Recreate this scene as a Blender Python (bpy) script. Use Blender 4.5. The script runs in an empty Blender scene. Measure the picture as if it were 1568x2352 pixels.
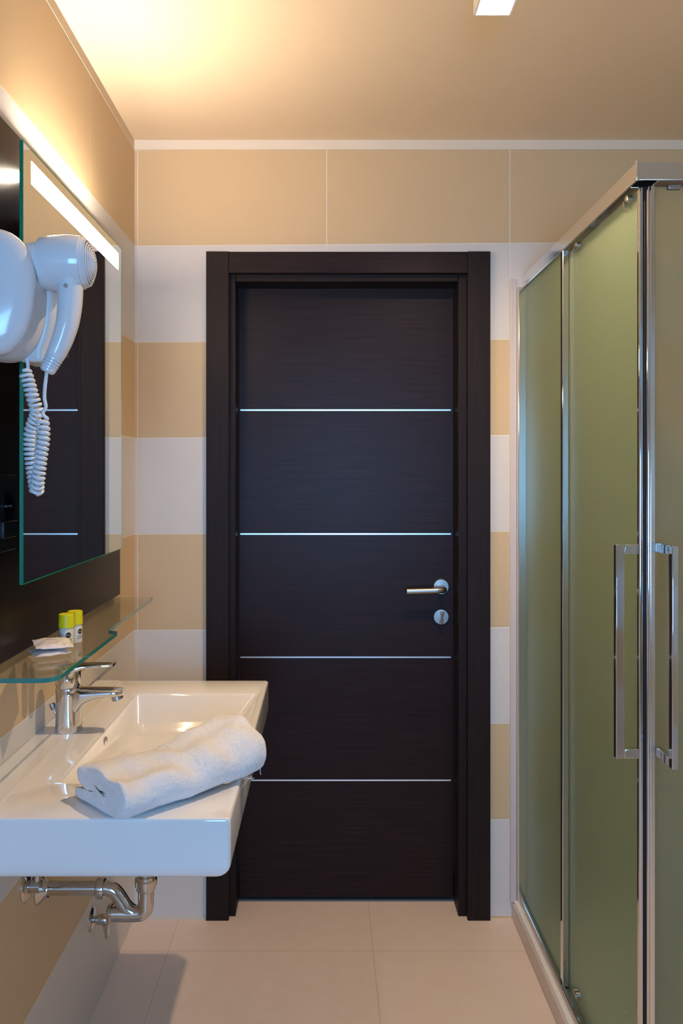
import bpy, bmesh, math, random
from mathutils import Vector, Matrix, noise
random.seed(4)
sc = bpy.context.scene
col = sc.collection
R = math.radians

# ------------------------------------------------------------------ camera
# x = to the right, y = away from the camera, z = up; metres. Camera stands at x 0, y 0.
F = 1815.0; VX = 747.0; VY = 1089.0; CH = 1.41
cam_d = bpy.data.cameras.new('camera'); cam = bpy.data.objects.new('camera', cam_d); col.objects.link(cam)
cam.location = (0, 0, CH); cam.rotation_euler = (R(90), 0, 0)
cam_d.sensor_fit = 'VERTICAL'; cam_d.sensor_height = 36; cam_d.lens = F / 2352 * 36
cam_d.shift_x = (784 - VX) / 2352; cam_d.shift_y = -(1176 - VY) / 2352
cam_d.clip_start = 0.02
sc.camera = cam

def P(px, py, d):
    """a measured point of the photograph at distance d along y"""
    return Vector(((px - VX) * d / F, d, CH - (py - VY) * d / F))

# ------------------------------------------------------------------ world, lights, exposure
w = bpy.data.worlds.new('world'); sc.world = w; w.use_nodes = True
w.node_tree.nodes['Background'].inputs[0].default_value = (.45, .62, 1, 1)
w.node_tree.nodes['Background'].inputs[1].default_value = 1.0

DAY = (0.20, 0.51, 0.96)
WARM = (1.0, 0.70, 0.43)
WIN = dict(x0=-0.30, x1=0.62, z0=0.78, z1=2.05, y=-2.00)
def area(name, loc, rot, sx, sy, power, colr, shape='RECTANGLE'):
    l = bpy.data.lights.new(name, 'AREA'); l.shape = shape; l.size = sx; l.size_y = sy
    l.energy = power; l.color = colr
    o = bpy.data.objects.new(name, l); col.objects.link(o); o.location = loc; o.rotation_euler = rot
    return o
daylight = area('daylight_through_window', ((WIN['x0']+WIN['x1'])/2, WIN['y']-0.09, (WIN['z0']+WIN['z1'])/2),
     (R(90), 0, 0), WIN['x1']-WIN['x0'], WIN['z1']-WIN['z0'], 41, DAY)
# area lights shine along local -Z; rotate so that it faces +y
daylight.rotation_euler = (R(90), 0, 0)
daylight.data.spread = R(115)
SPOT_POWER = 66.0
STRIP_EMIT = 66.0
TOP_EMIT = 125.0
vs = sc.view_settings
vs.view_transform = 'Standard'; vs.look = 'None'; vs.exposure = 0.0; vs.gamma = 1; vs.use_curve_mapping = False
sc.cycles.max_bounces = 12; sc.cycles.diffuse_bounces = 6; sc.cycles.glossy_bounces = 5
sc.cycles.transmission_bounces = 10; sc.cycles.transparent_max_bounces = 12
sc.cycles.sample_clamp_indirect = 4.0
sc.cycles.use_denoising = True

# ------------------------------------------------------------------ materials
def srgb(r, g, b):
    f = lambda c: (c/255/12.92) if c/255 <= .04045 else ((c/255+.055)/1.055)**2.4
    return (f(r), f(g), f(b), 1)

class NT:
    def __init__(s, name):
        s.m = bpy.data.materials.new(name); s.m.use_nodes = True
        s.t = s.m.node_tree; s.n = s.t.nodes; s.b = s.n['Principled BSDF']; s.out = s.n['Material Output']
    def add(s, typ, **kw):
        n = s.n.new(typ)
        for k, v in kw.items():
            if hasattr(n, k): setattr(n, k, v)
        return n
    def link(s, a, b): s.t.links.new(a, b)
    def math(s, op, a, b=None, c=None):
        n = s.n.new('ShaderNodeMath'); n.operation = op
        for i, v in enumerate((a, b, c)):
            if v is None: continue
            if isinstance(v, (int, float)): n.inputs[i].default_value = v
            else: s.link(v, n.inputs[i])
        return n.outputs[0]
    def mix(s, fac, a, b):
        n = s.n.new('ShaderNodeMix'); n.data_type = 'RGBA'
        for i, v in ((0, fac), (6, a), (7, b)):
            if isinstance(v, (int, float, tuple)): n.inputs[i].default_value = v
            else: s.link(v, n.inputs[i])
        return n.outputs[2]

def mat(name, colr, rough=.5, metal=0, bump=0, bscale=200, var=0, vscale=8, coat=0, spec=.5, sheen=0):
    k = NT(name); b = k.b
    b.inputs['Roughness'].default_value = rough; b.inputs['Metallic'].default_value = metal
    b.inputs['Coat Weight'].default_value = coat; b.inputs['Specular IOR Level'].default_value = spec
    b.inputs['Sheen Weight'].default_value = sheen
    geo = k.add('ShaderNodeNewGeometry')
    nz = k.add('ShaderNodeTexNoise'); nz.inputs['Scale'].default_value = vscale; nz.inputs['Detail'].default_value = 4
    k.link(geo.outputs['Position'], nz.inputs['Vector'])
    lo = tuple(c*(1-var) for c in colr[:3])+(1,); hi = tuple(min(1, c*(1+var)) for c in colr[:3])+(1,)
    k.link(k.mix(nz.outputs['Fac'], lo, hi), b.inputs['Base Color'])
    if bump:
        n2 = k.add('ShaderNodeTexNoise'); n2.inputs['Scale'].default_value = bscale; n2.inputs['Detail'].default_value = 3
        k.link(geo.outputs['Position'], n2.inputs['Vector'])
        bp = k.add('ShaderNodeBump'); bp.inputs['Strength'].default_value = bump; bp.inputs['Distance'].default_value = .001
        k.link(n2.outputs['Fac'], bp.inputs['Height']); k.link(bp.outputs[0], b.inputs['Normal'])
    return k.m

BEIGE = (0.67, 0.49, 0.275, 1)
CREAM = (0.725, 0.682, 0.63, 1)
GROUT = (0.84, 0.79, 0.70, 1)
ROW = 0.305
def tile_wall(name, axis, joints, tilt=0.0):
    """alternating beige and cream rows; axis = coordinate running along the wall; joints = its vertical joints"""
    k = NT(name)
    geo = k.add('ShaderNodeNewGeometry'); sp = k.add('ShaderNodeSeparateXYZ'); k.link(geo.outputs['Position'], sp.inputs[0])
    u = sp.outputs[axis]; z = sp.outputs[2]
    if tilt:
        z = k.math('SUBTRACT', z, k.math('MULTIPLY', k.math('ADD', u, .5), tilt))
    zz = k.math('DIVIDE', z, ROW)
    odd = k.math('FLOORED_MODULO', k.math('FLOOR', zz), 2.0)      # bottom row (0) cream, next beige ...
    fr = k.math('FRACT', zz)
    dz = k.math('MULTIPLY', k.math('MINIMUM', fr, k.math('SUBTRACT', 1.0, fr)), ROW)
    du = None
    for j in joints:
        d = k.math('ABSOLUTE', k.math('SUBTRACT', u, j))
        du = d if du is None else k.math('MINIMUM', du, d)
    g = k.math('LESS_THAN', k.math('MINIMUM', dz, du), 0.0011)
    nz = k.add('ShaderNodeTexNoise'); nz.inputs['Scale'].default_value = 260; nz.inputs['Detail'].default_value = 2
    k.link(geo.outputs['Position'], nz.inputs['Vector'])
    base = k.mix(odd, CREAM, BEIGE)
    base = k.mix(k.math('MULTIPLY', nz.outputs['Fac'], .07), base, (.45, .40, .33, 1))
    k.link(k.mix(g, base, GROUT), k.b.inputs['Base Color'])
    k.link(k.math('MULTIPLY_ADD', g, .3, .48), k.b.inputs['Roughness'])
    hb = k.math('SUBTRACT', 1.0, k.math('SMOOTH_MIN', k.math('MULTIPLY', k.math('MINIMUM', dz, du), 300.0), 1.0, .3))
    bp = k.add('ShaderNodeBump'); bp.inputs['Strength'].default_value = .35; bp.inputs['Distance'].default_value = .001; bp.invert = True
    k.link(hb, bp.inputs['Height']); k.link(bp.outputs[0], k.b.inputs['Normal'])
    return k.m

def floor_mat():
    k = NT('floor_tile')
    geo = k.add('ShaderNodeNewGeometry'); sp = k.add('ShaderNodeSeparateXYZ'); k.link(geo.outputs['Position'], sp.inputs[0])
    T = .606
    def dist(c, off):
        f = k.math('FRACT', k.math('DIVIDE', k.math('ADD', c, 10*T - off), T))
        return k.math('MULTIPLY', k.math('MINIMUM', f, k.math('SUBTRACT', 1.0, f)), T)
    d = k.math('MINIMUM', dist(sp.outputs[0], .141), dist(sp.outputs[1], 2.337))
    g = k.math('LESS_THAN', d, .0012)
    nz = k.add('ShaderNodeTexNoise'); nz.inputs['Scale'].default_value = 14; nz.inputs['Detail'].default_value = 8; nz.inputs['Roughness'].default_value = .7
    k.link(geo.outputs['Position'], nz.inputs['Vector'])
    base = k.mix(nz.outputs['Fac'], (.70, .575, .49, 1), (.82, .695, .61, 1))
    k.link(k.mix(g, base, (.58, .49, .42, 1)), k.b.inputs['Base Color'])
    k.b.inputs['Roughness'].default_value = .42
    n2 = k.add('ShaderNodeTexNoise'); n2.inputs['Scale'].default_value = 400
    k.link(geo.outputs['Position'], n2.inputs['Vector'])
    bp = k.add('ShaderNodeBump'); bp.inputs['Strength'].default_value = .12; bp.inputs['Distance'].default_value = .001
    k.link(n2.outputs['Fac'], bp.inputs['Height']); k.link(bp.outputs[0], k.b.inputs['Normal'])
    return k.m

def wood(name, grain='x', rough=.38, base=(.0105, .0042, .004), hi=(.026, .0115, .011)):
    k = NT(name)
    geo = k.add('ShaderNodeNewGeometry'); mp = k.add('ShaderNodeMapping')
    k.link(geo.outputs['Position'], mp.inputs['Vector'])
    s = {'x': (5, 60, 420), 'z': (420, 420, 5), 'y': (420, 5, 420)}[grain]
    mp.inputs['Scale'].default_value = s
    nz = k.add('ShaderNodeTexNoise'); nz.inputs['Scale'].default_value = 1; nz.inputs['Detail'].default_value = 5; nz.inputs['Roughness'].default_value = .65
    k.link(mp.outputs[0], nz.inputs['Vector'])
    rp = k.add('ShaderNodeValToRGB'); rp.color_ramp.elements[0].position = .35; rp.color_ramp.elements[0].color = base+(1,)
    rp.color_ramp.elements[1].position = .72; rp.color_ramp.elements[1].color = hi+(1,)
    k.link(nz.outputs['Fac'], rp.inputs[0]); k.link(rp.outputs[0], k.b.inputs['Base Color'])
    k.b.inputs['Roughness'].default_value = rough; k.b.inputs['Specular IOR Level'].default_value = .18
    bp = k.add('ShaderNodeBump'); bp.inputs['Strength'].default_value = .25; bp.inputs['Distance'].default_value = .0006
    k.link(nz.outputs['Fac'], bp.inputs['Height']); k.link(bp.outputs[0], k.b.inputs['Normal'])
    return k.m

def emit(name, colr, s):
    k = NT(name); k.b.inputs['Base Color'].default_value = (.9, .9, .9, 1)
    k.b.inputs['Emission Color'].default_value = colr+(1,); k.b.inputs['Emission Strength'].default_value = s
    return k.m

def clear_glass(name, tint, rough=0.0, ior=1.52):
    k = NT(name)
    gl = k.add('ShaderNodeBsdfGlossy'); gl.inputs['Roughness'].default_value = rough
    tr = k.add('ShaderNodeBsdfTransparent'); tr.inputs['Color'].default_value = tint
    fr = k.add('ShaderNodeFresnel'); g_ = k.add('ShaderNodeNewGeometry')
    k.link(k.math('MULTIPLY_ADD', g_.outputs['Backfacing'], 1/ior-ior, ior), fr.inputs['IOR'])
    mx = k.add('ShaderNodeMixShader')
    k.link(fr.outputs[0], mx.inputs[0]); k.link(tr.outputs[0], mx.inputs[1]); k.link(gl.outputs[0], mx.inputs[2])
    k.link(mx.outputs[0], k.out.inputs['Surface'])
    return k.m

def frosted_glass(name):
    """satin glass: scatters light through its thickness, faint soft gloss"""
    k = NT(name)
    ts = k.add('ShaderNodeBsdfTranslucent'); ts.inputs['Color'].default_value = (.96, .91, .76, 1)
    rf = k.add('ShaderNodeBsdfRefraction'); rf.inputs['Color'].default_value = (.96, .93, .80, 1)
    rf.inputs['Roughness'].default_value = .62; rf.inputs['IOR'].default_value = 1.05
    df = k.add('ShaderNodeBsdfDiffuse'); df.inputs['Color'].default_value = (.60, .62, .50, 1)
    gl = k.add('ShaderNodeBsdfGlossy'); gl.inputs['Roughness'].default_value = .42; gl.inputs['Color'].default_value = (.76, .95, .88, 1)
    a = k.add('ShaderNodeMixShader'); a.inputs[0].default_value = .55
    k.link(ts.outputs[0], a.inputs[1]); k.link(rf.outputs[0], a.inputs[2])
    b = k.add('ShaderNodeMixShader'); b.inputs[0].default_value = .04
    k.link(a.outputs[0], b.inputs[1]); k.link(df.outputs[0], b.inputs[2])
    fr = k.add('ShaderNodeFresnel'); fr.inputs['IOR'].default_value = 1.40
    c = k.add('ShaderNodeMixShader'); k.link(fr.outputs[0], c.inputs[0])
    k.link(b.outputs[0], c.inputs[1]); k.link(gl.outputs[0], c.inputs[2])
    k.link(c.outputs[0], k.out.inputs['Surface'])
    return k.m

M = dict(
    wall_back=tile_wall('tile_back', 0, (-.596, .004, .585), tilt=.008),
    wall_left=tile_wall('tile_left', 1, (.237, .837, 1.437, 2.037)),
    wall_right=tile_wall('tile_right', 1, (.3, .9, 1.5, 2.1)),
    wall_front=tile_wall('tile_front', 0, (-.3, .3, .9)),
    floor=floor_mat(),
    plaster=mat('ceiling_paint', (.78, .625, .44, 1), .62, bump=.12, bscale=90, var=.02),
    cove=mat('cove_plaster', (.82, .72, .58, 1), .6, bump=.1, var=.03),
    wood_x=wood('wenge_horizontal', 'x'), wood_z=wood('wenge_vertical', 'z', rough=.5, base=(.012,.0068,.006), hi=(.022,.0125,.0105)),
    panel=wood('wenge_panel', 'z', rough=.34, base=(.012, .0062, .0045), hi=(.022, .012, .0085)),
    silver=mat('brushed_aluminium', (.80, .80, .80, 1), .3, 1, var=.02),
    nickel=mat('satin_nickel', (.44, .42, .40, 1), .34, 1, var=.03),
    chrome=mat('polished_chrome', (.74, .75, .77, 1), .07, 1),
    pipe_chrome=mat('pipe_chrome', (.62, .60, .57, 1), .13, 1, var=.05, vscale=30),
    alu=mat('shower_profile_aluminium', (.86, .84, .82, 1), .15, 1, var=.02),
    ceramic=mat('white_glazed_ceramic', (.80, .80, .80, 1), .07, coat=.4, spec=.5),
    plastic=mat('white_plastic', (.76, .77, .80, 1), .16, coat=.2),
    plastic_dim=mat('white_matt_plastic', (.70, .69, .68, 1), .35),
    cord=mat('white_rubber_cord', (.80, .82, .84, 1), .32),
    slot=mat('dark_slot', (.03, .03, .035, 1), .6),
    grey=mat('grey_plastic', (.07, .07, .08, 1), .5),
    black=mat('black_socket_plastic', (.012, .011, .012, 1), .35),
    black2=mat('black_gloss_plastic', (.006, .006, .008, 1), .15),
    rubber=mat('black_seal', (.012, .010, .012, 1), .5),
    tray=mat('shower_tray_acrylic', (.62, .55, .52, 1), .3),
    lampwhite=mat('lamp_white_metal', (.85, .80, .74, 1), .4),
    yellow=mat('yellow_plastic', (.72, .66, .005, 1), .38),
    bottle=mat('translucent_white_plastic', (.66, .64, .56, 1), .3),
    ink=mat('brown_ink', (.03, .018, .012, 1), .5),
    mauve=mat('mauve_ink', (.32, .24, .36, 1), .5),
    paperish=mat('sachet_film', (.80, .76, .76, 1), .36, bump=.4, bscale=120),
    mirror=mat('mirror_silvering', (.80, .83, .78, 1), .008, 1),
    edge=mat('green_glass_edge', (.006, .22, .12, 1), .12, coat=.5),
    shelf=clear_glass('clear_shelf_glass', (.93, .95, .93, 1), ior=1.38),
    shelf_edge=mat('teal_glass_edge', (.03, .24, .21, 1), .15, coat=.6),
    frosted=frosted_glass('satin_shower_glass'),
    strip=emit('mirror_lamp_diffuser', (1, .73, .46), STRIP_EMIT),
    uplight=emit('mirror_lamp_tube', (1, .83, .68), TOP_EMIT),
    bulb=emit('spot_bulb', (1, .80, .56), 14),
    winframe=mat('white_window_frame', (.8, .8, .8, 1), .4),
    pane=clear_glass('window_pane', (.97, .99, 1, 1)),
    thresh=mat('grey_threshold', (.12, .13, .14, 1), .4),
    grout=mat('white_sealant', (.70, .66, .60, 1), .6),
)
def towel_mat():
    k = NT('white_terry')
    geo = k.add('ShaderNodeNewGeometry')
    k.b.inputs['Base Color'].default_value = (.80, .80, .82, 1); k.b.inputs['Roughness'].default_value = .95
    k.b.inputs['Sheen Weight'].default_value = .35; k.b.inputs['Sheen Roughness'].default_value = .5
    k.b.inputs['Specular IOR Level'].default_value = .1
    v = k.add('ShaderNodeTexNoise'); v.inputs['Scale'].default_value = 520; v.inputs['Detail'].default_value = 2
    n = k.add('ShaderNodeTexNoise'); n.inputs['Scale'].default_value = 90; n.inputs['Detail'].default_value = 4
    k.link(geo.outputs['Position'], v.inputs['Vector']); k.link(geo.outputs['Position'], n.inputs['Vector'])
    h = k.math('ADD', v.outputs['Fac'], n.outputs['Fac'])
    bp = k.add('ShaderNodeBump'); bp.inputs['Strength'].default_value = .8; bp.inputs['Distance'].default_value = .0025
    k.link(h, bp.inputs['Height']); k.link(bp.outputs[0], k.b.inputs['Normal'])
    return k.m
M['towel'] = towel_mat()

# ------------------------------------------------------------------ helpers
ORG = {}
def thing(name, loc, label=None, cat=None, group=None, kind=None):
    o = bpy.data.objects.new(name, None); col.objects.link(o); o.location = loc; o.empty_display_size = .05
    ORG[o.name] = Vector(loc)
    tag(o, label, cat, group, kind); return o
def tag(o, label=None, cat=None, group=None, kind=None):
    for k_, v in (('label', label), ('category', cat), ('group', group), ('kind', kind)):
        if v: o[k_] = v
    return o
def obj(name, bm, m, parent=None, bevel=0, seg=2, smooth=True, angle=40, subsurf=0, origin=None):
    """links bm (world coordinates) as ONE mesh object, under parent if given"""
    bmesh.ops.recalc_face_normals(bm, faces=bm.faces[:])
    me = bpy.data.meshes.new(name); bm.to_mesh(me); bm.free()
    o = bpy.data.objects.new(name, me); col.objects.link(o)
    org = ORG[parent.name] if parent else Vector(origin) if origin is not None else Vector((0, 0, 0))
    me.transform(Matrix.Translation(-org)); ORG[o.name] = org
    if parent: o.parent = parent
    else: o.location = org
    for mm in (m if isinstance(m, (list, tuple)) else [m]): me.materials.append(mm)
    if smooth:
        me.shade_smooth(); me.set_sharp_from_angle(angle=R(angle))
    if bevel:
        b = o.modifiers.new('bevel', 'BEVEL'); b.width = bevel; b.segments = seg; b.limit_method = 'ANGLE'; b.angle_limit = R(35)
        b.harden_normals = False
    if subsurf:
        s = o.modifiers.new('subdivision', 'SUBSURF'); s.levels = subsurf; s.render_levels = subsurf
    return o
def box(bm, x0, x1, y0, y1, z0, z1, mi=0):
    vs_ = [bm.verts.new(p) for p in ((x0,y0,z0),(x1,y0,z0),(x1,y1,z0),(x0,y1,z0),(x0,y0,z1),(x1,y0,z1),(x1,y1,z1),(x0,y1,z1))]
    for f in ((0,3,2,1),(4,5,6,7),(0,1,5,4),(1,2,6,5),(2,3,7,6),(3,0,4,7)):
        bm.faces.new([vs_[i] for i in f]).material_index = mi
    return vs_
def BX(*a):
    bm = bmesh.new(); box(bm, *a); return bm
def loft(bm, loops, cap0=True, cap1=True, mi=0):
    rings = [[bm.verts.new(p) for p in L] for L in loops]; n = len(rings[0])
    for a, b in zip(rings, rings[1:]):
        for i in range(n):
            bm.faces.new((a[i], a[(i+1) % n], b[(i+1) % n], b[i])).material_index = mi
    if cap0: bm.faces.new(rings[0][::-1]).material_index = mi
    if cap1: bm.faces.new(rings[-1]).material_index = mi
    return rings
def frame_of(d):
    d = d.normalized(); up = Vector((0, 0, 1)) if abs(d.z) < .9 else Vector((1, 0, 0))
    a = d.cross(up).normalized(); return a, a.cross(d).normalized()
def circ(c, a, b, ra, rb=None, n=24):
    rb = ra if rb is None else rb
    return [c + a*(ra*math.cos(2*math.pi*i/n)) + b*(rb*math.sin(2*math.pi*i/n)) for i in range(n)]
def lathe(bm, base, axis, prof, n=32, cap0=True, cap1=True, mi=0):
    """prof = (distance along axis, radius)"""
    axis = Vector(axis).normalized(); a, b = frame_of(axis); base = Vector(base)
    return loft(bm, [circ(base + axis*t, a, b, max(r, 1e-4), n=n) for t, r in prof], cap0, cap1, mi)
def spline(pts, k=8):
    pts = [Vector(p) for p in pts]; out = []
    for i in range(len(pts)-1):
        p0 = pts[max(i-1, 0)]; p1 = pts[i]; p2 = pts[i+1]; p3 = pts[min(i+2, len(pts)-1)]
        for j in range(k):
            t = j/k
            out.append(.5*((2*p1)+(p2-p0)*t+(2*p0-5*p1+4*p2-p3)*t*t+(3*p1-p0-3*p2+p3)*t**3))
    out.append(pts[-1]); return out
def tube(bm, pts, r, n=12, caps=True, sq=None):
    pts = [Vector(p) for p in pts]; m_ = len(pts)
    rr = r if isinstance(r, (list, tuple)) else [r]*m_
    t = (pts[1]-pts[0]).normalized(); a, b = frame_of(t); loops = []
    for i, p in enumerate(pts):
        t2 = (pts[min(i+1, m_-1)]-pts[max(i-1, 0)]).normalized()
        q = t.rotation_difference(t2); a = q @ a; b = q @ b; t = t2
        ra = rr[i]
        if isinstance(ra, tuple): loops.append(circ(p, a, b, ra[0], ra[1], n))
        else: loops.append(circ(p, a, b, ra, n=n))
    loft(bm, loops, caps, caps)
def rrect(x0, x1, y0, y1, z, r, k=6):
    out = []
    for cx, cy, a0 in ((x1-r, y1-r, 0), (x0+r, y1-r, 90), (x0+r, y0+r, 180), (x1-r, y0+r, 270)):
        for i in range(k+1):
            a = R(a0+90*i/k); out.append(Vector((cx+r*math.cos(a), cy+r*math.sin(a), z)))
    return out
def struct(name, bm, m, **kw):
    o = obj(name, bm, m, **kw); o['kind'] = 'structure'; return o

# ------------------------------------------------------------------ room shell
XL, XR = -.606, 1.535          # side walls
YB, YF = 2.51, -2.00           # wall with the door, wall behind the camera
ZT, ZC = 2.439, 2.469          # top of the tiles, ceiling
T = .12
struct('floor', BX(XL-T, XR+T, YF-T, YB+.35, -.1, 0), M['floor'], smooth=False)
struct('ceiling', BX(XL-T, XR+T, YF-T, YB+T, ZC, ZC+.1), M['plaster'], smooth=False)
struct('wall_left', BX(XL-T, XL, YF, YB, 0, ZT), M['wall_left'], smooth=False)
struct('wall_right', BX(XR, XR+T, YF, YB, 0, ZT), M['wall_right'], smooth=False)
DX0, DX1, DZ = -.320, .462, 2.062      # rough opening of the door
bm = bmesh.new()
box(bm, XL-T, DX0, YB, YB+T, 0, ZT); box(bm, DX1, XR+T, YB, YB+T, 0, ZT); box(bm, DX0, DX1, YB, YB+T, DZ, ZT)
struct('wall_back', bm, M['wall_back'], smooth=False)
bm = bmesh.new(); W = WIN
box(bm, XL-T, W['x0'], YF-T, YF, 0, ZT); box(bm, W['x1'], XR+T, YF-T, YF, 0, ZT)
box(bm, W['x0'], W['x1'], YF-T, YF, 0, W['z0']); box(bm, W['x0'], W['x1'], YF-T, YF, W['z1'], ZT)
struct('wall_front', bm, M['wall_front'], smooth=False)
# plaster strip between tiles and ceiling, set back by the tile thickness on the left wall
struct('trim_1', BX(XL, XR, YB-.006, YB+T, ZT, ZC), M['cove'])
struct('trim_2', BX(XL-T, XL+.001, YF, YB-.006, ZT, ZC), M['plaster'])
struct('trim_3', BX(XR+.006, XR+T, YF, YB-.006, ZT, ZC), M['plaster'])
struct('trim_4', BX(XL, XR, YF-T, YF-.006, ZT, ZC), M['plaster'])
# pale sealant where the tiles meet the floor
bm = bmesh.new(); box(bm, XL, -.3765, YB-.006, YB, 0, .005)
struct('trim_5', bm, M['grout'])
# window behind the camera
win = thing('window_1', ((W['x0']+W['x1'])/2, YF-T/2, W['z0']), kind='structure')
bm = bmesh.new(); f = .05
y0, y1 = YF-.07, YF-.02
box(bm, W['x0'], W['x0']+f, y0, y1, W['z0'], W['z1']); box(bm, W['x1']-f, W['x1'], y0, y1, W['z0'], W['z1'])
box(bm, W['x0']+f, W['x1']-f, y0, y1, W['z0'], W['z0']+f); box(bm, W['x0']+f, W['x1']-f, y0, y1, W['z1']-f, W['z1'])
zm = W['z1']-.28
box(bm, W['x0']+f, W['x1']-f, y0, y1, zm-.02, zm+.02)
obj('window_frame', bm, M['winframe'], win, bevel=.003)
obj('window_pane', BX(W['x0']+f, W['x1']-f, YF-.048, YF-.044, W['z0']+f, zm-.02), M['pane'], win, smooth=False)
obj('window_pane', BX(W['x0']+f, W['x1']-f, YF-.048, YF-.044, zm+.02, W['z1']-f), M['pane'], win, smooth=False)

# ------------------------------------------------------------------ door
YC = 2.494                       # face of the casing
door = thing('door_1', (.07, YB, 0), kind='structure')
cx0, cx1, ci0, ci1, ct, cb = -.3765, .521, -.305, .449, 2.1136, 2.045
obj('casing', BX(cx0, ci0, YC, YB, 0, ct), M['wood_z'], door, bevel=.0015)
obj('casing', BX(ci1, cx1, YC, YB, 0, ct), M['wood_z'], door, bevel=.0015)
obj('casing_head', BX(ci0, ci1, YC+.001, YB, cb, ct-.001), M['wood_x'], door, bevel=.0015)
jx0, jx1, jz, YJ, YD = -.286, .4233, 2.0234, 2.519, 2.603
bm = bmesh.new()
box(bm, DX0, jx0, YJ, YB+T, 0, DZ); box(bm, jx1, DX1, YJ, YB+T, 0, DZ); box(bm, jx0, jx1, YJ, YB+T, jz, DZ)
obj('door_frame', bm, M['wood_z'], door, bevel=.002)
leaf = obj('door_leaf', BX(jx0+.002, jx1-.002, YD, YD+.04, .0174, jz-.002), M['wood_x'], door, bevel=.001)
for zz in (1.6208, 1.2128, .807, .4018):
    obj('metal_inlay', BX(-.28, .413, YD-.0012, YD+.001, zz-.0024, zz+.0024), M['silver'], leaf)
obj('threshold', BX(jx0, jx1, YD+.004, YD+.10, 0, .006), M['thresh'], door)
obj('threshold_backing', BX(DX0, DX1, YB+.14, YB+.16, 0, .06), M['thresh'], door)
# lever handle
c = Vector(((1012-VX)*YD/F, YD, CH-(1347-VY)*YD/F))
bm = bmesh.new(); lathe(bm, c, (0, -1, 0), [(0, .0262), (.006, .0262), (.009, .024), (.0095, .0)], 40)
hr = obj('handle_rose', bm, M['nickel'], door)
bm = bmesh.new()
tube(bm, spline([c+Vector((0, -.006, -.003)), c+Vector((0, -.03, -.004)), c+Vector((.003, -.046, -.005)), c+Vector((-.012, -.054, -.005)),
                 c+Vector((-.04, -.055, -.0065)), c+Vector((-.118, -.055, -.0085))], 8), .0098, 20)
obj('lever', bm, M['nickel'], door, angle=50)
c = Vector(((1012-VX)*YD/F, YD, CH-(1416-VY)*YD/F))
bm = bmesh.new(); lathe(bm, c, (0, -1, 0), [(0, .0262), (.006, .0262), (.009, .024), (.0095, .0)], 40)
lr = obj('lock_rose', bm, M['nickel'], door)
bm = bmesh.new(); k1 = []
for t, hw, hh in ((.008, .0075, .0195), (.022, .0065, .019), (.030, .0060, .0185)):
    k1.append([c+Vector((sx*hw+.12*sz*hh, -t, sz*hh)) for sx, sz in ((-1,-1), (-.55,0), (-1,1), (1,1), (.55,0), (1,-1))])
loft(bm, k1)
obj('thumb_turn', bm, M['pipe_chrome'], lr, bevel=.0012)

# ------------------------------------------------------------------ dark panel, mirror, shelf
XP = -.585
pan = obj('wall_panel', BX(XL, XP, .95, 2.254, 1.067, 2.055), M['panel'], bevel=.001, origin=(XL, 1.6, 1.067))
tag(pan, 'dark wenge wood board on the left wall behind the lit mirror', 'wall panel')
XM = -.538
my0, my1, mz0, mz1 = 1.407, 2.085, 1.214, 2.004
mir = thing('wall_mirror', (XM, (my0+my1)/2, mz0), 'rectangular frameless wall mirror with green glass edge and a lit strip across its top', 'mirror')
obj('mirror_glass', BX(XM-.0052, XM, my0+.0008, my1-.0008, mz0+.0008, mz1-.0008), M['mirror'], mir, smooth=False)
bm = bmesh.new(); e = .0012
box(bm, XM-.006, XM+.0003, my0-e, my0+e, mz0-e, mz1+e); box(bm, XM-.006, XM+.0003, my1-e, my1+e, mz0-e, mz1+e)
box(bm, XM-.006, XM+.0003, my0+e, my1-e, mz0-e, mz0+e); box(bm, XM-.006, XM+.0003, my0+e, my1-e, mz1-e, mz1+e)
obj('glass_edge', bm, M['edge'], mir)
obj('light_strip', BX(XM-.001, XM+.0005, 1.447, 2.052, 1.941, 1.983), M['strip'], mir, smooth=False)
bm = bmesh.new(); box(bm, XP, XM-.006, 1.545, 2.04, 1.91, 1.985)
obj('lamp_housing', bm, M['lampwhite'], mir)
bm = bmesh.new(); box(bm, XP+.003, XM-.009, 1.545, 2.03, 1.990, 2.000)
obj('lamp_diffuser', bm, M['uplight'], mir)

# glass shelf
ZS = 1.063; sh_t = .008
X1, X2 = -.457, -.484
pl = [(XL+.001, 1.342)] 
def arc2(cx, cy, r, a0, a1, k=6): return [(cx+r*math.cos(R(a0+(a1-a0)*i/k)), cy+r*math.sin(R(a0+(a1-a0)*i/k))) for i in range(k+1)]
pl += arc2(X1-.03, 1.342+.03, .03, -90, 0, 8)
pl += arc2(X1-.014, 1.735, .014, 0, 80, 6)
pl += arc2(X2+.012, 1.764, .012, 250, 180, 5)
pl += arc2(X2-.008, 2.215, .008, 0, 90, 5)
pl += [(XL+.001, 2.223)]
bm = bmesh.new()
bot = [bm.verts.new((x, y, ZS-sh_t)) for x, y in pl]; top = [bm.verts.new((x, y, ZS)) for x, y in pl]
bm.faces.new(bot[::-1]); bm.faces.new(top)
for i in range(len(pl)):
    j = (i+1) % len(pl); bm.faces.new((bot[i], bot[j], top[j], top[i])).material_index = 0 if i >= len(pl)-2 else 1
shelf = obj('glass_shelf', bm, [M['shelf'], M['shelf_edge']], origin=(XL, 1.78, ZS-sh_t), smooth=True, angle=30)
tag(shelf, 'clear glass wall shelf with rounded corners below the mirror above the basin', 'shelf')

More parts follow.
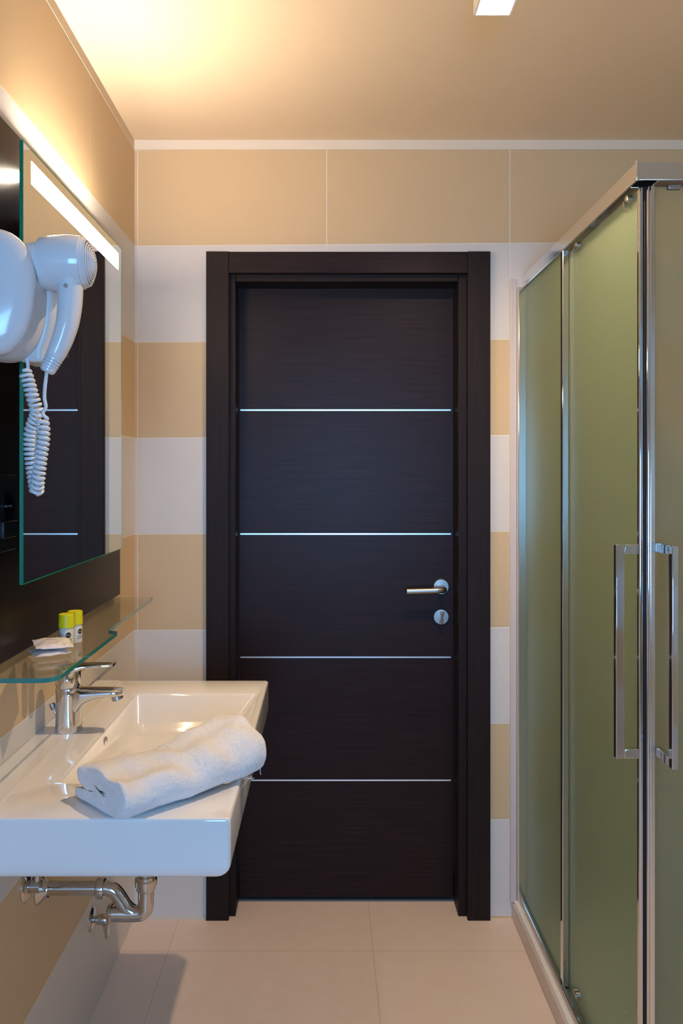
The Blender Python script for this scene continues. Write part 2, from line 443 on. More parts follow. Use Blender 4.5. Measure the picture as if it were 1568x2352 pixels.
# toiletries
def text_mesh(s, size):
    cu = bpy.data.curves.new('t', 'FONT'); cu.body = s; cu.size = size; cu.align_x = 'CENTER'; cu.align_y = 'CENTER'
    to = bpy.data.objects.new('t', cu); col.objects.link(to)
    dg = bpy.context.evaluated_depsgraph_get(); me = bpy.data.meshes.new_from_object(to.evaluated_get(dg))
    bm = bmesh.new(); bm.from_mesh(me); bpy.data.objects.remove(to); bpy.data.meshes.remove(me); return bm
def on_cyl(bm, cx, cy, cz, r, ang, up=0):
    """wraps a flat mesh in xy (u, v) around a vertical cylinder, centred at ang (0 = towards the camera), v going up"""
    if up: bmesh.ops.rotate(bm, verts=bm.verts, cent=(0, 0, 0), matrix=Matrix.Rotation(R(up), 3, 'Z'))
    for v in bm.verts:
        u, h = v.co.x, v.co.y; a = R(ang)+u/r
        v.co = Vector((cx+r*math.sin(a), cy-r*math.cos(a), cz+h))
    return bm
def bottle(x, y, label, rot):
    z = ZS; t = thing('toiletry_bottle', (x, y, z), label, 'bottle', 'miniature toiletry bottles on the glass shelf')
    bm = bmesh.new(); lathe(bm, (x, y, z), (0, 0, 1), [(0, .0125), (.001, .0143), (.034, .0145), (.036, .013), (.039, .012)], 40)
    obj('body', bm, M['bottle'], t)
    bm = bmesh.new(); lathe(bm, (x, y, z+.0375), (0, 0, 1), [(0, .0138), (.0, .0155), (.026, .0150), (.0268, .0142), (.0262, .013), (.026, 0)], 40)
    obj('cap', bm, M['yellow'], t)
    g = bmesh.new()
    loft(g, [[Vector((q_*math.cos(2*math.pi*i/28), q_*math.sin(2*math.pi*i/28), 0)) for i in range(28)] for q_ in (.0054, .004, .0026, .0013, .0003)], False, True)
    obj('round_emblem', on_cyl(g, x, y, z+.0235, .0148, rot), M['ink'], t)
    obj('emblem_letters', on_cyl(text_mesh('o-o', .0052), x, y, z+.0238, .0150, rot), M['bottle'], t)
    obj('label_text', on_cyl(text_mesh('HAIR &\nBODY', .0042), x, y, z+.0120, .0148, rot), M['ink'], t)
    g = bmesh.new()
    for i in range(11):
        hw = .0032*(.75+.25*random.random())
        v = [g.verts.new((a, b, 0)) for a, b in ((-.0035, -i*.0016), (-.0035+2*hw, -i*.0016), (-.0035+2*hw, -i*.0016+.0008), (-.0035, -i*.0016+.0008))]; g.faces.new(v)
    obj('fine_print', on_cyl(g, x, y, z+.027, .0148, rot-64), M['mauve'], t)
bottle(-.5240, 1.600, 'small bottle with yellow cap, the one nearer the camera beside the sachets', 33)
bottle(-.5175, 1.634, 'small bottle with yellow cap, half hidden behind the nearer one', 62)

def sachet(c, lx, ly, rot, th, tilt, label, nm, seed):
    t = thing('soap_sachet', c, label, 'sachet', 'wrapped soap sachets on the glass shelf')
    bm = bmesh.new(); N = 24; c = Vector(c); rows = []
    m_ = Matrix.Rotation(R(rot), 3, 'Z') @ Matrix.Rotation(R(tilt[0]), 3, 'X') @ Matrix.Rotation(R(tilt[1]), 3, 'Y')
    for s in (1, -1):
        g = []
        for i in range(N+1):
            r_ = []
            for j in range(N+1):
                u, v = i/N*2-1, j/N*2-1
                e = max(0, 1-abs(u)**4)*max(0, 1-abs(v)**5)
                edge = min(1, max(0, (1-abs(u))/.14))*min(1, max(0, (1-abs(v))/.1))
                z_ = s*(th/2*e*edge + .0002)
                wv = noise.noise(Vector((u*2.3+seed, v*2.3, seed)))*.0016 + .0012*math.sin(v*5+seed)*abs(u)**3
                if s > 0: wv += noise.noise(Vector((u*5+seed, v*4, s)))*.0011*edge
                r_.append(bm.verts.new(c + m_ @ Vector((u*lx/2, v*ly/2, z_+wv))))
            g.append(r_)
        rows.append(g)
        for i in range(N):
            for j in range(N): bm.faces.new((g[i][j], g[i+1][j], g[i+1][j+1], g[i][j+1]))
    a, b = rows; rim = [(i, 0) for i in range(N)]+[(N, j) for j in range(N)]+[(i, N) for i in range(N, 0, -1)]+[(0, j) for j in range(N, 0, -1)]
    for q in range(len(rim)):
        (i, j), (i2, j2) = rim[q], rim[(q+1) % len(rim)]
        bm.faces.new((a[i][j], a[i2][j2], b[i2][j2], b[i][j]))
    low = min(v.co.z for v in bm.verts)
    obj('wrapper', bm, M['paperish'], t, angle=60)
    g = bmesh.new()
    for q in range(7):
        x_ = -.012+q*.0034
        v = [g.verts.new(c + m_ @ Vector((p_, r_, th/2+.0015))) for p_, r_ in ((x_, .004), (x_+.0022, .004), (x_+.0022, .0056), (x_, .0056))]; g.faces.new(v)
    obj('printed_mark', g, M['ink'], t)
    return low
sachet((-.530, 1.520, ZS+.0065), .066, .074, 34, .0085, (0, 0), 'white wrapped soap sachet, the lower of two on the glass shelf', '', 1.7)
sachet((-.527, 1.527, ZS+.0200), .068, .074, 26, .0100, (3, 2), 'white wrapped soap sachet, lying on top of the other', '', 5.2)

# ------------------------------------------------------------------ socket
zt, zb = 1.409, 1.270
s = thing('wall_socket', (XP, 1.44, zb), 'black socket plate on the dark panel left of the mirror', 'socket')
obj('plate', BX(XP, XP+.008, 1.395, 1.482, zb, zt), M['black'], s, bevel=.002)
bm = bmesh.new(); lathe(bm, (XP+.006, 1.4375, 1.352), (1, 0, 0), [(0, .026), (.0045, .026), (.0045, .0225), (.0028, .021), (.0028, 0)], 40)
obj('socket_face', bm, M['black2'], s)
for dy in (-.0095, .0095):
    bm = bmesh.new(); lathe(bm, (XP+.007, 1.4375+dy, 1.352), (1, 0, 0), [(0, .0028), (.0045, .0028)], 14)
    obj('contact', bm, M['nickel'], s)
obj('switch_rocker', BX(XP+.006, XP+.013, 1.408, 1.470, zb+.024, zb+.055), M['black'], s, bevel=.002)

# ------------------------------------------------------------------ hair dryer
hd = thing('hair_dryer', (XP, 1.29, 1.70), 'white hotel hair dryer hanging on its wall holder with a coiled cord', 'hair dryer')
n_ = Vector((.20, -.98, 0)).normalized(); t_ = Vector((.98, .20, 0)).normalized(); up = Vector((0, 0, 1))
def sup(c, a, b, ra, rb, ex=2.3, n=48, egg=0):
    out = []
    for i in range(n):
        th = 2*math.pi*i/n; cc, ss = math.cos(th), math.sin(th)
        u = math.copysign(abs(cc)**(2/ex), cc); v = math.copysign(abs(ss)**(2/ex), ss)
        out.append(c + a*(ra*u*(1+egg*v)) + b*(rb*v))
    return out
CC = Vector((-.525, 1.245, 1.697))
bm = bmesh.new()
prof = [(.026, .25), (.0255, .5), (.023, .75), (.018, .9), (.010, .975), (.0, 1.0), (-.004, 1.0)]
loft(bm, [sup(CC+n_*t, t_, up, .066*s_, .1005*s_, egg=.06) for t, s_ in prof])
obj('holder_cover', bm, M['plastic'], hd, angle=60)
bm = bmesh.new()
hs = [(-.004, .985, 0, 0), (-.02, 1.0, .004, -.002), (-.045, 1.0, .012, -.006), (-.07, .93, .012, -.01), (-.10, .80, .002, -.008)]
loops = []
for t, s_, dx, dz in hs:
    loops.append(sup(CC+n_*t+t_*dx+up*dz, t_, up, .066*s_, .099*s_, egg=.05))
for L in loops:
    for v in L: v.x = max(v.x, XP+.0005)
loft(bm, loops)
hb = obj('holder_housing', bm, M['plastic_dim'], hd, angle=60)
# cradle with slots and ring that takes the nozzle
bm = bmesh.new()
q0 = P(104, 720, 1.335)
for z_, x_ in ((0, 0),):
    loops = []
    for tt in range(9):
        a = tt/8; zc = 1.745-a*.15; off = .016*math.sin(math.pi*min(1, a*1.02+.1))
        loops.append([Vector((x, y, zc)) for x, y in ((-.505, 1.30), (-.468+off, 1.30), (-.455+off, 1.33), (-.462+off, 1.365), (-.505, 1.37))])
    loft(bm, loops)
obj('cradle', bm, M['plastic_dim'], hd, bevel=.006, seg=3)
for i in range(3):
    z0 = 1.665-i*.026
    obj('slot', BX(-.4460-i*.001+.0055, -.4405-i*.001+.0045, 1.322, 1.352, z0-.006, z0+.006), M['slot'], hd, bevel=.002)
# dryer body: axis runs out from the holder
AX = Vector((.99, .07, .03)).normalized(); B0 = Vector((-.510, 1.290, 1.753))
bm = bmesh.new()
lathe(bm, B0, AX, [(0, .031), (.025, .033), (.043, .0355), (.052, .0375)], 48)
obj('nozzle', bm, M['plastic'], hd)
bm = bmesh.new()
lathe(bm, B0, AX, [(.046, .036), (.047, .0415), (.050, .0428), (.070, .0448), (.090, .0452), (.104, .0442), (.112, .0425), (.1128, .0405), (.118, .0395), (.120, .037)], 56)
barrel = obj('barrel', bm, M['plastic'], hd, angle=50)
bm = bmesh.new()
lathe(bm, B0, AX, [(.118, .0365), (.124, .031), (.1285, .022), (.131, .010), (.1315, .001)], 48, cap0=False)
grille = obj('intake_grille', bm, M['grey'], hd)
bm = bmesh.new(); a, b = frame_of(AX)
for i in range(9):
    r_ = .0365-i*.0040; t = .120+.0125*(1-(r_/.0375)**2)
    ring = [B0+AX*t + a*(r_*math.cos(2*math.pi*k/48)) + b*(r_*math.sin(2*math.pi*k/48)) for k in range(49)]
    tube(bm, ring, .00165, 6, caps=False)
for k in range(3):
    th = k*math.pi*2/3+.3
    pts = [B0+AX*(.1205+.0125*(1-(r_/.0375)**2)) + (a*math.cos(th)+b*math.sin(th))*r_ for r_ in (.004, .012, .02, .028, .037)]
    tube(bm, pts, .0011, 6)
obj('grille_rings', bm, M['plastic'], grille)
hp = [P(161, 640, 1.285), P(161, 690, 1.283), P(156, 735, 1.280), P(145, 775, 1.278), P(131, 808, 1.276), P(124, 822, 1.275)]
hp = spline(hp, 6); nn = len(hp)
rad = []
for i in range(nn):
    a_ = i/(nn-1); rr_ = .0235*(1-a_)**1.3 + .0185*(1-(2*a_-1)**2)*.35 + .0135
    rad.append(((.0215-.0065*a_ + .002*math.sin(a_*3.1)), (.021-.007*a_)))
bm = bmesh.new(); tube(bm, hp, rad, 28)
handle = obj('handle', bm, M['plastic'], hd, angle=60)
for px, py in ((151, 656), (122, 803)):
    p = P(px, py, 1.2615)
    bm = bmesh.new(); lathe(bm, p, (0, -1, 0), [(-.004, .0042), (.0012, .0042), (.0016, .0034), (-.001, .0030), (-.001, 0)], 20)
    obj('screw_recess', bm, M['plastic_dim'], handle)
    bm = bmesh.new(); lathe(bm, p, (0, -1, 0), [(-.0012, .0026), (.0004, .0024)], 14)
    obj('screw', bm, M['nickel'], handle)
d_ = (hp[-1]-hp[-2]).normalized(); bm = bmesh.new(); prof = [(-.002, .0145)]
for i in range(5):
    t0 = .001+i*.0048; prof += [(t0, .0135), (t0, .0148-.0006*i), (t0+.003, .0146-.0006*i), (t0+.003, .0118)]
prof += [(.0245, .0115), (.0265, .009)]
lathe(bm, hp[-1], d_, prof, 24)
obj('cord_boot', bm, M['plastic'], hd)
boot_end = hp[-1]+d_*.025
# coiled cord
def helix(path, rh, pitch, ph=0, steps=14):
    path = spline(path, 10)
    seg = [0]
    for p, q in zip(path, path[1:]): seg.append(seg[-1]+(q-p).length)
    L = seg[-1]; N = int(L/pitch*steps); out = []
    t = (path[1]-path[0]).normalized(); a, b = frame_of(t); j = 0
    for i in range(N+1):
        s_ = L*i/N
        while j < len(seg)-2 and seg[j+1] < s_: j += 1
        u = (s_-seg[j])/max(1e-9, seg[j+1]-seg[j]); p = path[j].lerp(path[j+1], u)
        t2 = (path[j+1]-path[j]).normalized(); q = t.rotation_difference(t2); a = q @ a; b = q @ b; t = t2
        th = ph+2*math.pi*s_/pitch
        out.append(p + a*(rh*math.cos(th)) + b*(rh*math.sin(th)))
    return out
c1 = helix([P(57, 853, 1.300), P(66, 880, 1.300), P(74, 910, 1.302), P(82, 935, 1.308), P(84, 948, 1.312), P(79, 965, 1.316), P(71, 988, 1.318),
            P(69, 1015, 1.318), P(71, 1050, 1.316), P(76, 1085, 1.312), P(81, 1115, 1.304), P(84, 1131, 1.298)], .0086, .0080)
c2 = helix([P(85, 1131, 1.293), P(86, 1112, 1.285), P(89, 1085, 1.281), P(93, 1050, 1.280), P(98, 1015, 1.280), P(99, 985, 1.280), P(96, 962, 1.281)], .0086, .0080, ph=1)
lead = spline([P(62, 824, 1.300), P(64, 838, 1.300), P(63, 848, 1.298), c1[0]], 6)
top_ = spline([c2[-1], P(98, 950, 1.279), P(105, 935, 1.279), P(102, 915, 1.279), P(103, 890, 1.277), P(106, 865, 1.276), boot_end], 7)
bm = bmesh.new(); tube(bm, lead+c1[1:]+c2+top_[1:], .0030, 8)
obj('coiled_cord', bm, M['cord'], hd, angle=80)

# ------------------------------------------------------------------ washbasin
ZR = .865; ZBt = .767; BY0, BY1, BX1 = 1.250, 2.090, -.150
bs = thing('washbasin', (XL, (BY0+BY1)/2, ZBt), 'white rectangular ceramic washbasin mounted on the left wall', 'washbasin')
bm = bmesh.new(); loops = []; k_ = 6
def outer(z, ins, r=.008): return rrect(XL+.0005, BX1-ins, BY0+ins*.55, BY1-ins, z, max(.004, r-ins*.1), k_)
rb = .026
for i in range(7):
    a_ = R(90*i/6); loops.append(outer(ZBt+rb*(1-math.sin(a_)) if False else ZBt+rb*(1-math.cos(a_)), rb*(1-math.sin(a_))))
for i in range(5):
    a_ = R(90*i/4); loops.append(outer(ZR-.006+.006*math.sin(a_), .006*(1-math.cos(a_))))
wx0, wx1, wy0, wy1 = -.471, -.168, 1.395, 1.960
loops.append(rrect(wx0-.004, wx1+.004, wy0-.004, wy1+.004, ZR, .016, k_))
loops.append(rrect(wx0-.0012, wx1+.0012, wy0-.0012, wy1+.0012, ZR-.0012, .014, k_))
loops.append(rrect(wx0+.001, wx1-.001, wy0+.001, wy1-.001, ZR-.005, .014, k_))
loops.append(rrect(wx0+.010, wx1-.034, wy0+.050, wy1-.050, .812, .020, k_))
loops.append(rrect(wx0+.014, wx1-.044, wy0+.064, wy1-.062, .795, .024, k_))
loops.append(rrect(wx0+.024, wx1-.058, wy0+.082, wy1-.080, .787, .026, k_))
loops.append(rrect(wx0+.06, wx1-.09, wy0+.16, wy1-.16, .784, .03, k_))
loft(bm, loops)
body = obj('basin_body', bm, M['ceramic'], bs, angle=50)
# low ledge along the wall, interrupted at the tap
bm = bmesh.new()
loft(bm, [rrect(XL+.001, -.536, BY0+.004, 1.625, z, r, 5) for z, r in ((ZR-.002, .012), (ZR+.0016, .012))])
obj('back_ledge', bm, M['ceramic'], bs, bevel=.001)
bm = bmesh.new()
loft(bm, [rrect(XL+.001, -.536, 1.745, BY1-.006, z, r, 5) for z, r in ((ZR-.002, .012), (ZR+.0016, .012))])
obj('back_ledge', bm, M['ceramic'], bs, bevel=.001)
bm = bmesh.new(); lathe(bm, (wx0+.0025, 1.677, ZR-.024), (1, 0, -.12), [(0, .0115), (.003, .0115), (.0032, .009), (.0012, .0085), (.0012, 0)], 24)
obj('overflow_hole', bm, M['nickel'], bs)
bm = bmesh.new(); lathe(bm, (-.385, 1.677, .786), (0, 0, 1), [(0, .031), (.003, .031), (.005, .026), (.006, .02), (.006, 0)], 32)
obj('drain_plug', bm, M['chrome'], bs)

# tap
FX, FY = -.540, 1.690
# the photo's base of the tap
D_ = F*(CH-ZR)/(1678-VY); FX = (158-VX)*D_/F; FY = D_
tp = thing('basin_tap', (FX, FY, ZR), 'chrome single lever mixer tap standing on the washbasin', 'tap')
bm = bmesh.new(); loops = []
for z_, ra, rb_ in ((0, .0285, .0255), (.002, .0288, .026), (.02, .0275, .025), (.05, .0268, .0245), (.075, .027, .0248), (.0905, .0278, .0255), (.0925, .0272, .025)):
    loops.append(circ(Vector((FX, FY, ZR+z_)), Vector((1, 0, 0)), Vector((0, 1, 0)), ra, rb_, 40))
loft(bm, loops)
obj('body', bm, M['chrome'], tp, angle=50)
# spout
bm = bmesh.new(); loops = []
sp_t = [(-.004, .0925, .020, .012), (.020, .0925, .040, .024), (.034, .092, .058, .0235), (.05, .0915, .0665, .0225), (.07, .0910, .071, .0215), (.095, .0905, .0735, .0205), (.109, .090, .0745, .018), (.116, .088, .0765, .013)]
for dx, zt_, zb_, hw in sp_t:
    L = []
    zc = (zt_+zb_)/2; hh = (zt_-zb_)/2
    for i in range(24):
        th = 2*math.pi*i/24; c_, s_ = math.cos(th), math.sin(th)
        L.append(Vector((FX+dx, FY+hw*math.copysign(abs(c_)**.6, c_), ZR+zc+hh*math.copysign(abs(s_)**.7, s_))))
    loops.append(L)
loft(bm, loops)
obj('spout', bm, M['chrome'], tp, angle=60)
bm = bmesh.new(); lathe(bm, (FX+.101, FY, ZR+.076), (.32, 0, -.95), [(-.004, .0118), (.010, .0118), (.011, .0105), (.0105, .008)], 28)
obj('aerator', bm, M['nickel'], tp)
bm = bmesh.new(); lathe(bm, (FX-.002, FY, ZR+.0925), (0, 0, 1), [(-.002, .0235), (.002, .0238), (.006, .0262), (.02, .0268), (.036, .0268), (.042, .0262), (.0465, .024)], 40)
obj('cartridge_cover', bm, M['chrome'], tp)
bm = bmesh.new(); loops = []
for dx, zt_, zb_, hw in ((-.024, .1395, .134, .014), (-.012, .1425, .128, .024), (.01, .143, .126, .0262), (.024, .1430, .128, .024), (.032, .143, .1335, .021), (.06, .1432, .1355, .0185), (.085, .1435, .1368, .016), (.096, .1425, .1380, .012)):
    L = []; zc = (zt_+zb_)/2; hh = (zt_-zb_)/2
    for i in range(24):
        th = 2*math.pi*i/24; c_, s_ = math.cos(th), math.sin(th)
        L.append(Vector((FX+dx, FY+hw*math.copysign(abs(c_)**.6, c_), ZR+zc+hh*math.copysign(abs(s_)**.6, s_))))
    loops.append(L)
loft(bm, loops)
obj('lever', bm, M['chrome'], tp, angle=60)
bm = bmesh.new(); tube(bm, [(FX-.024, FY, ZR+.028), (FX-.034, FY, ZR+.050)], .0022, 10)
rod = obj('pop_up_rod', bm, M['chrome'], tp)
bm = bmesh.new(); lathe(bm, (FX-.0315, FY, ZR+.0455), (-.38, 0, .92), [(0, .0055), (.001, .0062), (.012, .0062), (.013, .005)], 20)
obj('rod_knob', bm, M['nickel'], rod)

# ------------------------------------------------------------------ towel
tw_c = Vector((-.259, 1.385, ZR)); ax = Vector((.69, .724, 0)).normalized(); wd = Vector((.724, -.69, 0)).normalized()
tw = thing('folded_towel', (-.262, 1.392, ZR), 'white terry hand towel folded up and lying across the front of the washbasin', 'towel')
path = [(.018, .026), (-.010, .030), (-.040, .033), (-.058, .036), (-.069, .042), (-.066, .051), (-.052, .0555), (-.02, .057), (.02, .057), (.048, .054),
        (.068, .042), (.074, .027), (.067, .014), (.05, .0095), (.02, .0095), (-.02, .0095), (-.05, .010), (-.070, .0115)]
pp = spline([(u, v, 0) for u, v in path], 5)
prof2 = []
th_ = .0074
nrm = []
for i in range(len(pp)):
    t = (pp[min(i+1, len(pp)-1)]-pp[max(i-1, 0)]).normalized(); nrm.append(Vector((-t.y, t.x, 0)))
left_ = [p+n*th_ for p, n in zip(pp, nrm)]; right_ = [p-n*th_ for p, n in zip(pp, nrm)]
def cap_(p, n, t):
    return [p + n*(th_*math.cos(a)) + t*(th_*math.sin(a)) for a in (R(30), R(60), R(90), R(120), R(150))]
t_end = (pp[-1]-pp[-2]).normalized(); t_st = (pp[0]-pp[1]).normalized()
prof2 = left_ + cap_(pp[-1], nrm[-1], t_end) + right_[::-1] + [q for q in cap_(pp[0], -nrm[0], t_st)]
NL = 120; HL = .147
def top_shape(s_):     # s_ in -1..1 from the near end to the far end
    return 1.0 + .10*max(0, s_)**1.2*1.6 - .10*math.exp(-((s_+.05)/.35)**2)
bm = bmesh.new(); loops = []
for i in range(NL+1):
    s_ = -1+2*i/NL; L = []
    end = 1-max(0, (abs(s_)-.93)/.07)**2*.10
    for q in prof2:
        u, v = q.x, q.y
        f_ = v/.066
        v2 = v*top_shape(s_)*(.97 if s_ < 0 else 1)
        if s_ > .2: v2 += .010*f_*(s_-.2)
        wob = noise.noise(Vector((u*14, v*20, s_*2.2)))
        wob2 = noise.noise(Vector((u*45+3, v*60, s_*6)))
        wob3 = noise.noise(Vector((u*18+9, s_*3.3, 4)))
        uu = u*(1-.10*max(0, s_)) + .006*wob + .004*math.sin(s_*2.4+v*30)
        vv = v2 + f_*(.008*wob + .010*wob3) + .0014*wob2
        vv += .010*f_*math.exp(-((u-.02)/.03)**2)*(s_) 
        vv = (v2-.0333)*end+.0333 + (vv-v2)
        along = s_*HL + .008*noise.noise(Vector((u*16, v*16, 7+s_)))*(abs(s_)**3) + .010*(f_-.5)*max(0, s_-.5)*2
        if s_ < -.7: along -= .009*(1-f_)*(-s_-.7)/.3 
        p = tw_c + ax*along + wd*uu + up*max(vv, .0006)
        L.append(p)
    loops.append(L)
loft(bm, loops)
# fuzz
for v in bm.verts:
    v.co += Vector((noise.noise(v.co*330), noise.noise(v.co*330+Vector((9, 0, 0))), abs(noise.noise(v.co*330+Vector((0, 9, 0))))))*.0017
o = obj('towel_fabric', bm, M['towel'], tw, angle=180, subsurf=1)
bm = bmesh.new()
tube(bm, spline([P(592, 1758, 1.44), P(598, 1765, 1.438), P(597, 1772, 1.436), P(599, 1779, 1.436)], 5), .0006, 6)
obj('loose_thread', bm, M['towel'], tw); bm = bmesh.new()
tube(bm, spline([P(556, 1785, 1.40), P(562, 1789, 1.402), P(568, 1786, 1.405), P(575, 1789, 1.405), P(583, 1787, 1.41)], 5), .0006, 6)
obj('loose_thread', bm, M['towel'], tw)

# ------------------------------------------------------------------ pipes below the basin
PY = 1.672
dt = thing('drain_trap', (XL, PY, .526), 'chrome waste trap under the washbasin running to the left wall', 'pipe')
def Q(px, py): return P(px, py, PY)
bm = bmesh.new(); tube(bm, [Q(335, 1985), Q(335, 2070)] + spline([Q(335, 2078), Q(333, 2088), Q(324, 2096), Q(308, 2098), Q(285, 2098), Q(256, 2098)], 6), .0165, 28)
obj('trap_bend', bm, M['pipe_chrome'], dt)
c = Q(335, 2022)
bm = bmesh.new(); lathe(bm, Q(335, 2044), (0, 0, 1), [(0, .019), (.004, .0205), (.010, .0205), (.011, .0228), (.024, .0235), (.026, .0215), (.032, .021)], 36)
obj('compression_nut', bm, M['pipe_chrome'], dt)
bm = bmesh.new(); lathe(bm, Q(252, 2098), (1, 0, 0), [(-.004, .0175), (0, .0195), (.004, .0195), (.006, .017)], 32)
obj('cleanout_cap', bm, M['pipe_chrome'], dt)
bm = bmesh.new(); tube(bm, spline([Q(318, 2098), Q(303, 2094), Q(288, 2082), Q(275, 2062), Q(262, 2046), Q(246, 2040), Q(232, 2040)], 8), .0155, 28)
obj('riser_bend', bm, M['pipe_chrome'], dt)
bm = bmesh.new(); lathe(bm, Q(222, 2040), (1, 0, 0), [(0, .018), (.002, .0205), (.012, .0215), (.016, .0205), (.018, .017)], 12)
obj('pipe_nut', bm, M['pipe_chrome'], dt)
bm = bmesh.new(); tube(bm, [Q(232, 2040), Vector((XL+.002, PY, Q(0, 2040).z))], .0142, 28)
obj('waste_pipe', bm, M['pipe_chrome'], dt)
bm = bmesh.new(); lathe(bm, Vector((XL, PY, Q(0, 2042).z)), (1, 0, 0), [(0, .031), (.003, .031), (.008, .026), (.016, .018), (.022, .0165)], 36)
obj('wall_flange', bm, M['pipe_chrome'], dt)

def angle_valve(y, z, label):
    v = thing('angle_valve', (XL, y, z), label, 'valve', 'angle valves under the washbasin')
    bm = bmesh.new(); lathe(bm, (XL, y, z), (1, 0, 0), [(0, .0305), (.002, .0305), (.005, .027), (.006, .012)], 36)
    obj('wall_flange', bm, M['pipe_chrome'], v)
    bm = bmesh.new(); tube(bm, [(XL+.003, y, z), (XL+.020, y, z)], .0085, 20)
    lathe(bm, (XL+.016, y, z), (1, 0, 0), [(0, .012), (.002, .0135), (.024, .0135), (.026, .0125)], 24)
    obj('valve_body', bm, M['pipe_chrome'], v)
    bm = bmesh.new()
    loft(bm, [[Vector((XL+.036+a, y+b, z+dz)) for a, b in ((-w_, -.008), (w_, -.008), (w_, .008), (-w_, .008))] for dz, w_ in ((.010, .010), (-.006, .010), (-.028, .0055), (-.046, .0045))])
    for vv in bm.verts: vv.co.x += max(0, (z-vv.co.z))*.12
    obj('lever_knob', bm, M['pipe_chrome'], v, bevel=.002)
    return v
angle_valve(2.048, .256, 'chrome angle valve low on the left wall with its lever hanging down')
v = thing('angle_valve', (XL, 1.60, .575), 'chrome flange of a valve on the left wall tucked under the basin edge', 'valve', 'angle valves under the washbasin')
bm = bmesh.new(); lathe(bm, (XL, 1.600, .575), (1, 0, 0), [(0, .0305), (.002, .0305), (.006, .026), (.007, .012), (.03, .012)], 36)
obj('wall_flange', bm, M['pipe_chrome'], v)
bm = bmesh.new(); tube(bm, [(XL+.022, 1.600, .575), (XL+.022, 1.600, .700), (XL+.05, 1.605, .765)], .006, 12)
obj('supply_hose', bm, M['pipe_chrome'], v)

# ------------------------------------------------------------------ ceiling spot
sx0, sx1, sy0, sy1, sz0 = .320, .400, 1.628, 1.708, 2.400
sp = thing('ceiling_spotlight', (.36, 1.668, ZC), 'small white square ceiling spotlight, switched on, above the floor', 'ceiling light')
bm = bmesh.new()
def ring4(x0, x1, y0, y1, z): return [Vector((x0, y0, z)), Vector((x1, y0, z)), Vector((x1, y1, z)), Vector((x0, y1, z))]
e = .004
loft(bm, [ring4(sx0, sx1, sy0, sy1, ZC), ring4(sx0, sx1, sy0, sy1, sz0), ring4(sx0+e, sx1-e, sy0+e, sy1-e, sz0), ring4(sx0+.012, sx1-.012, sy0+.012, sy1-.012, sz0+.035)])
obj('spot_body', bm, M['lampwhite'], sp, smooth=False)
bm = bmesh.new(); lathe(bm, (.36, 1.668, sz0+.034), (0, 0, -1), [(0, .026), (.006, .026), (.009, .02), (.0095, 0)], 32)
obj('bulb', bm, M['bulb'], sp)
ld = bpy.data.lights.new('spotlight_beam', 'SPOT'); ld.energy = SPOT_POWER; ld.color = WARM; ld.shadow_soft_size = .016
ld.spot_size = R(150); ld.spot_blend = 1.0
lo = bpy.data.objects.new('spotlight_beam', ld); col.objects.link(lo); lo.location = (.36, 1.668, sz0+.004)

# ------------------------------------------------------------------ shower
SX, SY = .6226, 1.580            # outer faces of the two glazed sides
TZ = .053; RT, RB = 2.035, 1.998
sw = thing('shower_enclosure', (SX, SY, 0), 'corner shower cabin with frosted glass and aluminium rails right of the door', 'shower')
# tray
bm = bmesh.new()
box(bm, .592, XR, SY-.03, YB-.001, 0, TZ)
tray = obj('shower_tray', bm, M['tray'], sw, bevel=.006, seg=3)
bm = bmesh.new()
box(bm, SX-.006, SX+.004, SY+.02, YB-.001, TZ, TZ+.018); box(bm, SX+.004, SX+.040, SY+.02, YB-.001, TZ, TZ+.009)
box(bm, SX+.040, SX+.046, SY+.02, YB-.001, TZ, TZ+.020)
obj('bottom_track', bm, M['alu'], sw, bevel=.002)
bm = bmesh.new(); box(bm, .5975, .6125, SY-.02, YB-.001, TZ-.002, TZ+.007)
obj('tray_rim', bm, M['ceramic'], sw, bevel=.003, seg=3)
bm = bmesh.new(); box(bm, SX+.02, XR, SY-.006, SY+.04, TZ, TZ+.018)
obj('bottom_track', bm, M['alu'], sw, bevel=.002)
# top rails
def chan(bm, a, axis):
    x0, x1, y0, y1 = a
    if axis == 'y':   # channel open below
        box(bm, x0, x0+.003, y0, y1, RB, RT); box(bm, x1-.003, x1, y0, y1, RB, RT); box(bm, x0+.003, x1-.003, y0, y1, RT-.006, RT)
    else:
        box(bm, x0, x1, y0, y0+.003, RB, RT); box(bm, x0, x1, y1-.003, y1, RB, RT); box(bm, x0, x1, y0+.003, y1-.003, RT-.006, RT)
bm = bmesh.new(); chan(bm, (SX, SX+.046, SY+.002, YB-.001), 'y')
obj('top_rail', bm, M['alu'], sw, bevel=.001)
bm = bmesh.new(); chan(bm, (SX+.004, XR-.001, SY, SY+.046), 'x')
obj('top_rail', bm, M['alu'], sw, bevel=.001)
obj('corner_cap', BX(SX-.0015, SX+.005, SY-.0015, SY+.005, RB-.001, RT+.001), M['alu'], sw, bevel=.001)
# wall profile against the tiled wall
obj('wall_profile', BX(SX-.038, SX-.017, YB-.010, YB-.0008, TZ, 2.028), M['tray'], sw, bevel=.003, seg=3)
obj('wall_profile', BX(SX-.017, SX+.030, YB-.030, YB-.0008, TZ, RB), M['alu'], sw, bevel=.002)
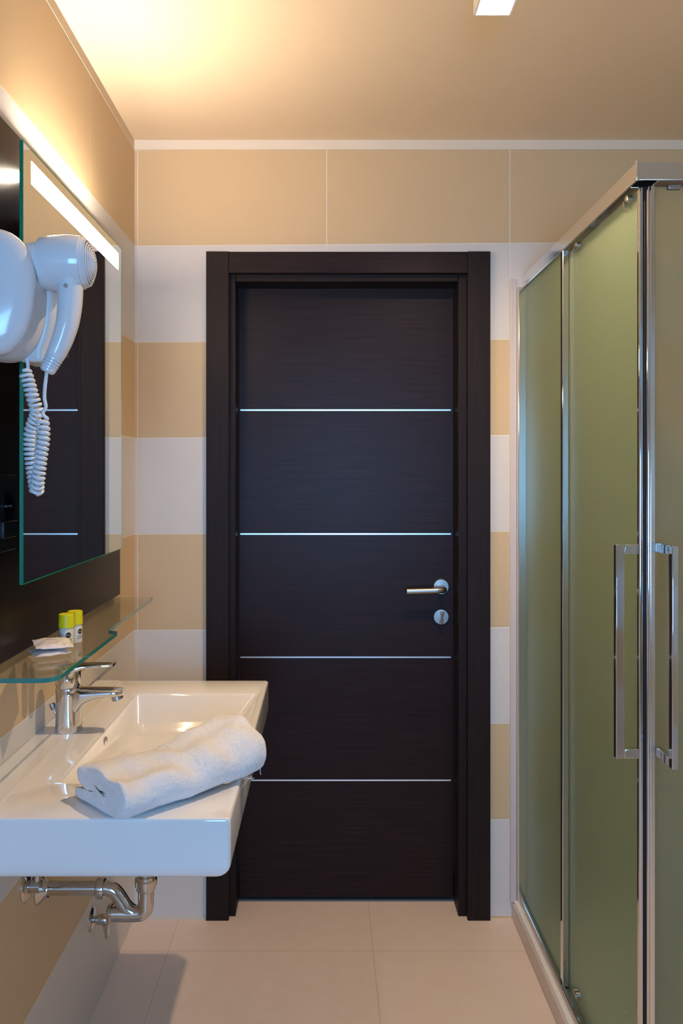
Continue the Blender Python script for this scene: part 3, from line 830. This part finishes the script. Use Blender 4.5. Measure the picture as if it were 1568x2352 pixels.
# fixed pane, its end post, sliding door
YS = 2.085
obj('fixed_glass', BX(SX+.006, SX+.012, YS+.004, YB-.03, TZ+.012, RB+.004), M['frosted'], sw, smooth=False)
bm = bmesh.new(); box(bm, SX-.001, SX+.016, YS-.012, YS+.006, TZ+.012, RB)
obj('glass_post', bm, M['chrome'], sw, bevel=.002)
XD = .6400
sd = obj('sliding_door', BX(XD, XD+.006, SY+.033, YS+.030, TZ+.012, RB-.006), M['frosted'], sw, smooth=False)
sd['label'] = 'frosted green sliding pane'
bm = bmesh.new(); box(bm, XD-.005, XD+.011, YS+.022, YS+.044, TZ+.012, RB-.006)
obj('door_stile', bm, M['alu'], sd, bevel=.002)
bm = bmesh.new(); box(bm, .6356, .6460, SY+.022, SY+.034, TZ+.010, RB-.004)
obj('door_stile', bm, M['chrome'], sd, bevel=.003, seg=3)
obj('magnetic_seal', BX(.6455, .6492, SY+.020, SY+.034, TZ+.010, RB-.004), M['rubber'], sd, bevel=.001)
# camera-facing side: sliding door next to the corner, then the fixed pane to the right wall
XG = .6665
fd = obj('sliding_door', BX(XG, XG+.42, SY+.020, SY+.026, TZ+.012, RB-.006), M['frosted'], sw, smooth=False)
bm = bmesh.new(); box(bm, .6490, .6552, SY+.014, SY+.028, TZ+.010, RB-.004)
obj('door_stile', bm, M['chrome'], fd, bevel=.003, seg=3)
obj('door_stile', BX(.6553, XG, SY+.016, SY+.028, TZ+.010, RB-.004), M['alu'], fd, bevel=.002)
obj('fixed_glass', BX(XG+.40, XR-.004, SY+.032, SY+.038, TZ+.012, RB+.004), M['frosted'], sw, smooth=False)
# rollers
def roller(y, z, x, nm='roller', par=sd):
    bm = bmesh.new(); lathe(bm, (x, y, z), (-1, 0, 0), [(0, .009), (.010, .009), (.012, .006)], 20)
    lathe(bm, (x, y+.022, z-.004), (-1, 0, 0), [(0, .006), (.008, .006)], 16)
    return obj(nm, bm, M['nickel'], par)
roller(1.99, RB-.012, XD); roller(1.655, RB-.012, XD); roller(1.99, TZ+.045, XD); roller(1.655, TZ+.045, XD)
bm = bmesh.new(); box(bm, .690, .717, SY+.010, SY+.022, RB-.014, RB-.004)
obj('roller_carrier', bm, M['nickel'], fd, bevel=.002)
# handles: square section pulls
zh1, zh0 = CH-(1250-VY)*1.615/F, CH-(1740-VY)*1.615/F
def pull(bm, a0, axis):
    pass
bm = bmesh.new(); hx0 = (1411-VX)*1.615/F; s_ = .0175
box(bm, hx0, hx0+s_, 1.607, 1.607+.014, zh0, zh1)
box(bm, hx0+s_, XD, 1.607, 1.621, zh1-.0195, zh1); box(bm, hx0+s_, XD, 1.607, 1.621, zh0, zh0+.0195)
obj('pull_handle', bm, M['chrome'], sd, bevel=.0015)
yh = 1.520; zk1, zk0 = CH-(1254-VY)*yh/F, CH-(1769-VY)*yh/F
hx = (1543-VX)*yh/F
bm = bmesh.new(); box(bm, hx, hx+.0125, yh, yh+.018, zk0, zk1)
box(bm, hx, hx+.0125, yh+.018, SY+.020, zk1-.0195, zk1); box(bm, hx, hx+.0125, yh+.018, SY+.020, zk0, zk0+.0195)
obj('pull_handle', bm, M['chrome'], fd, bevel=.0015)
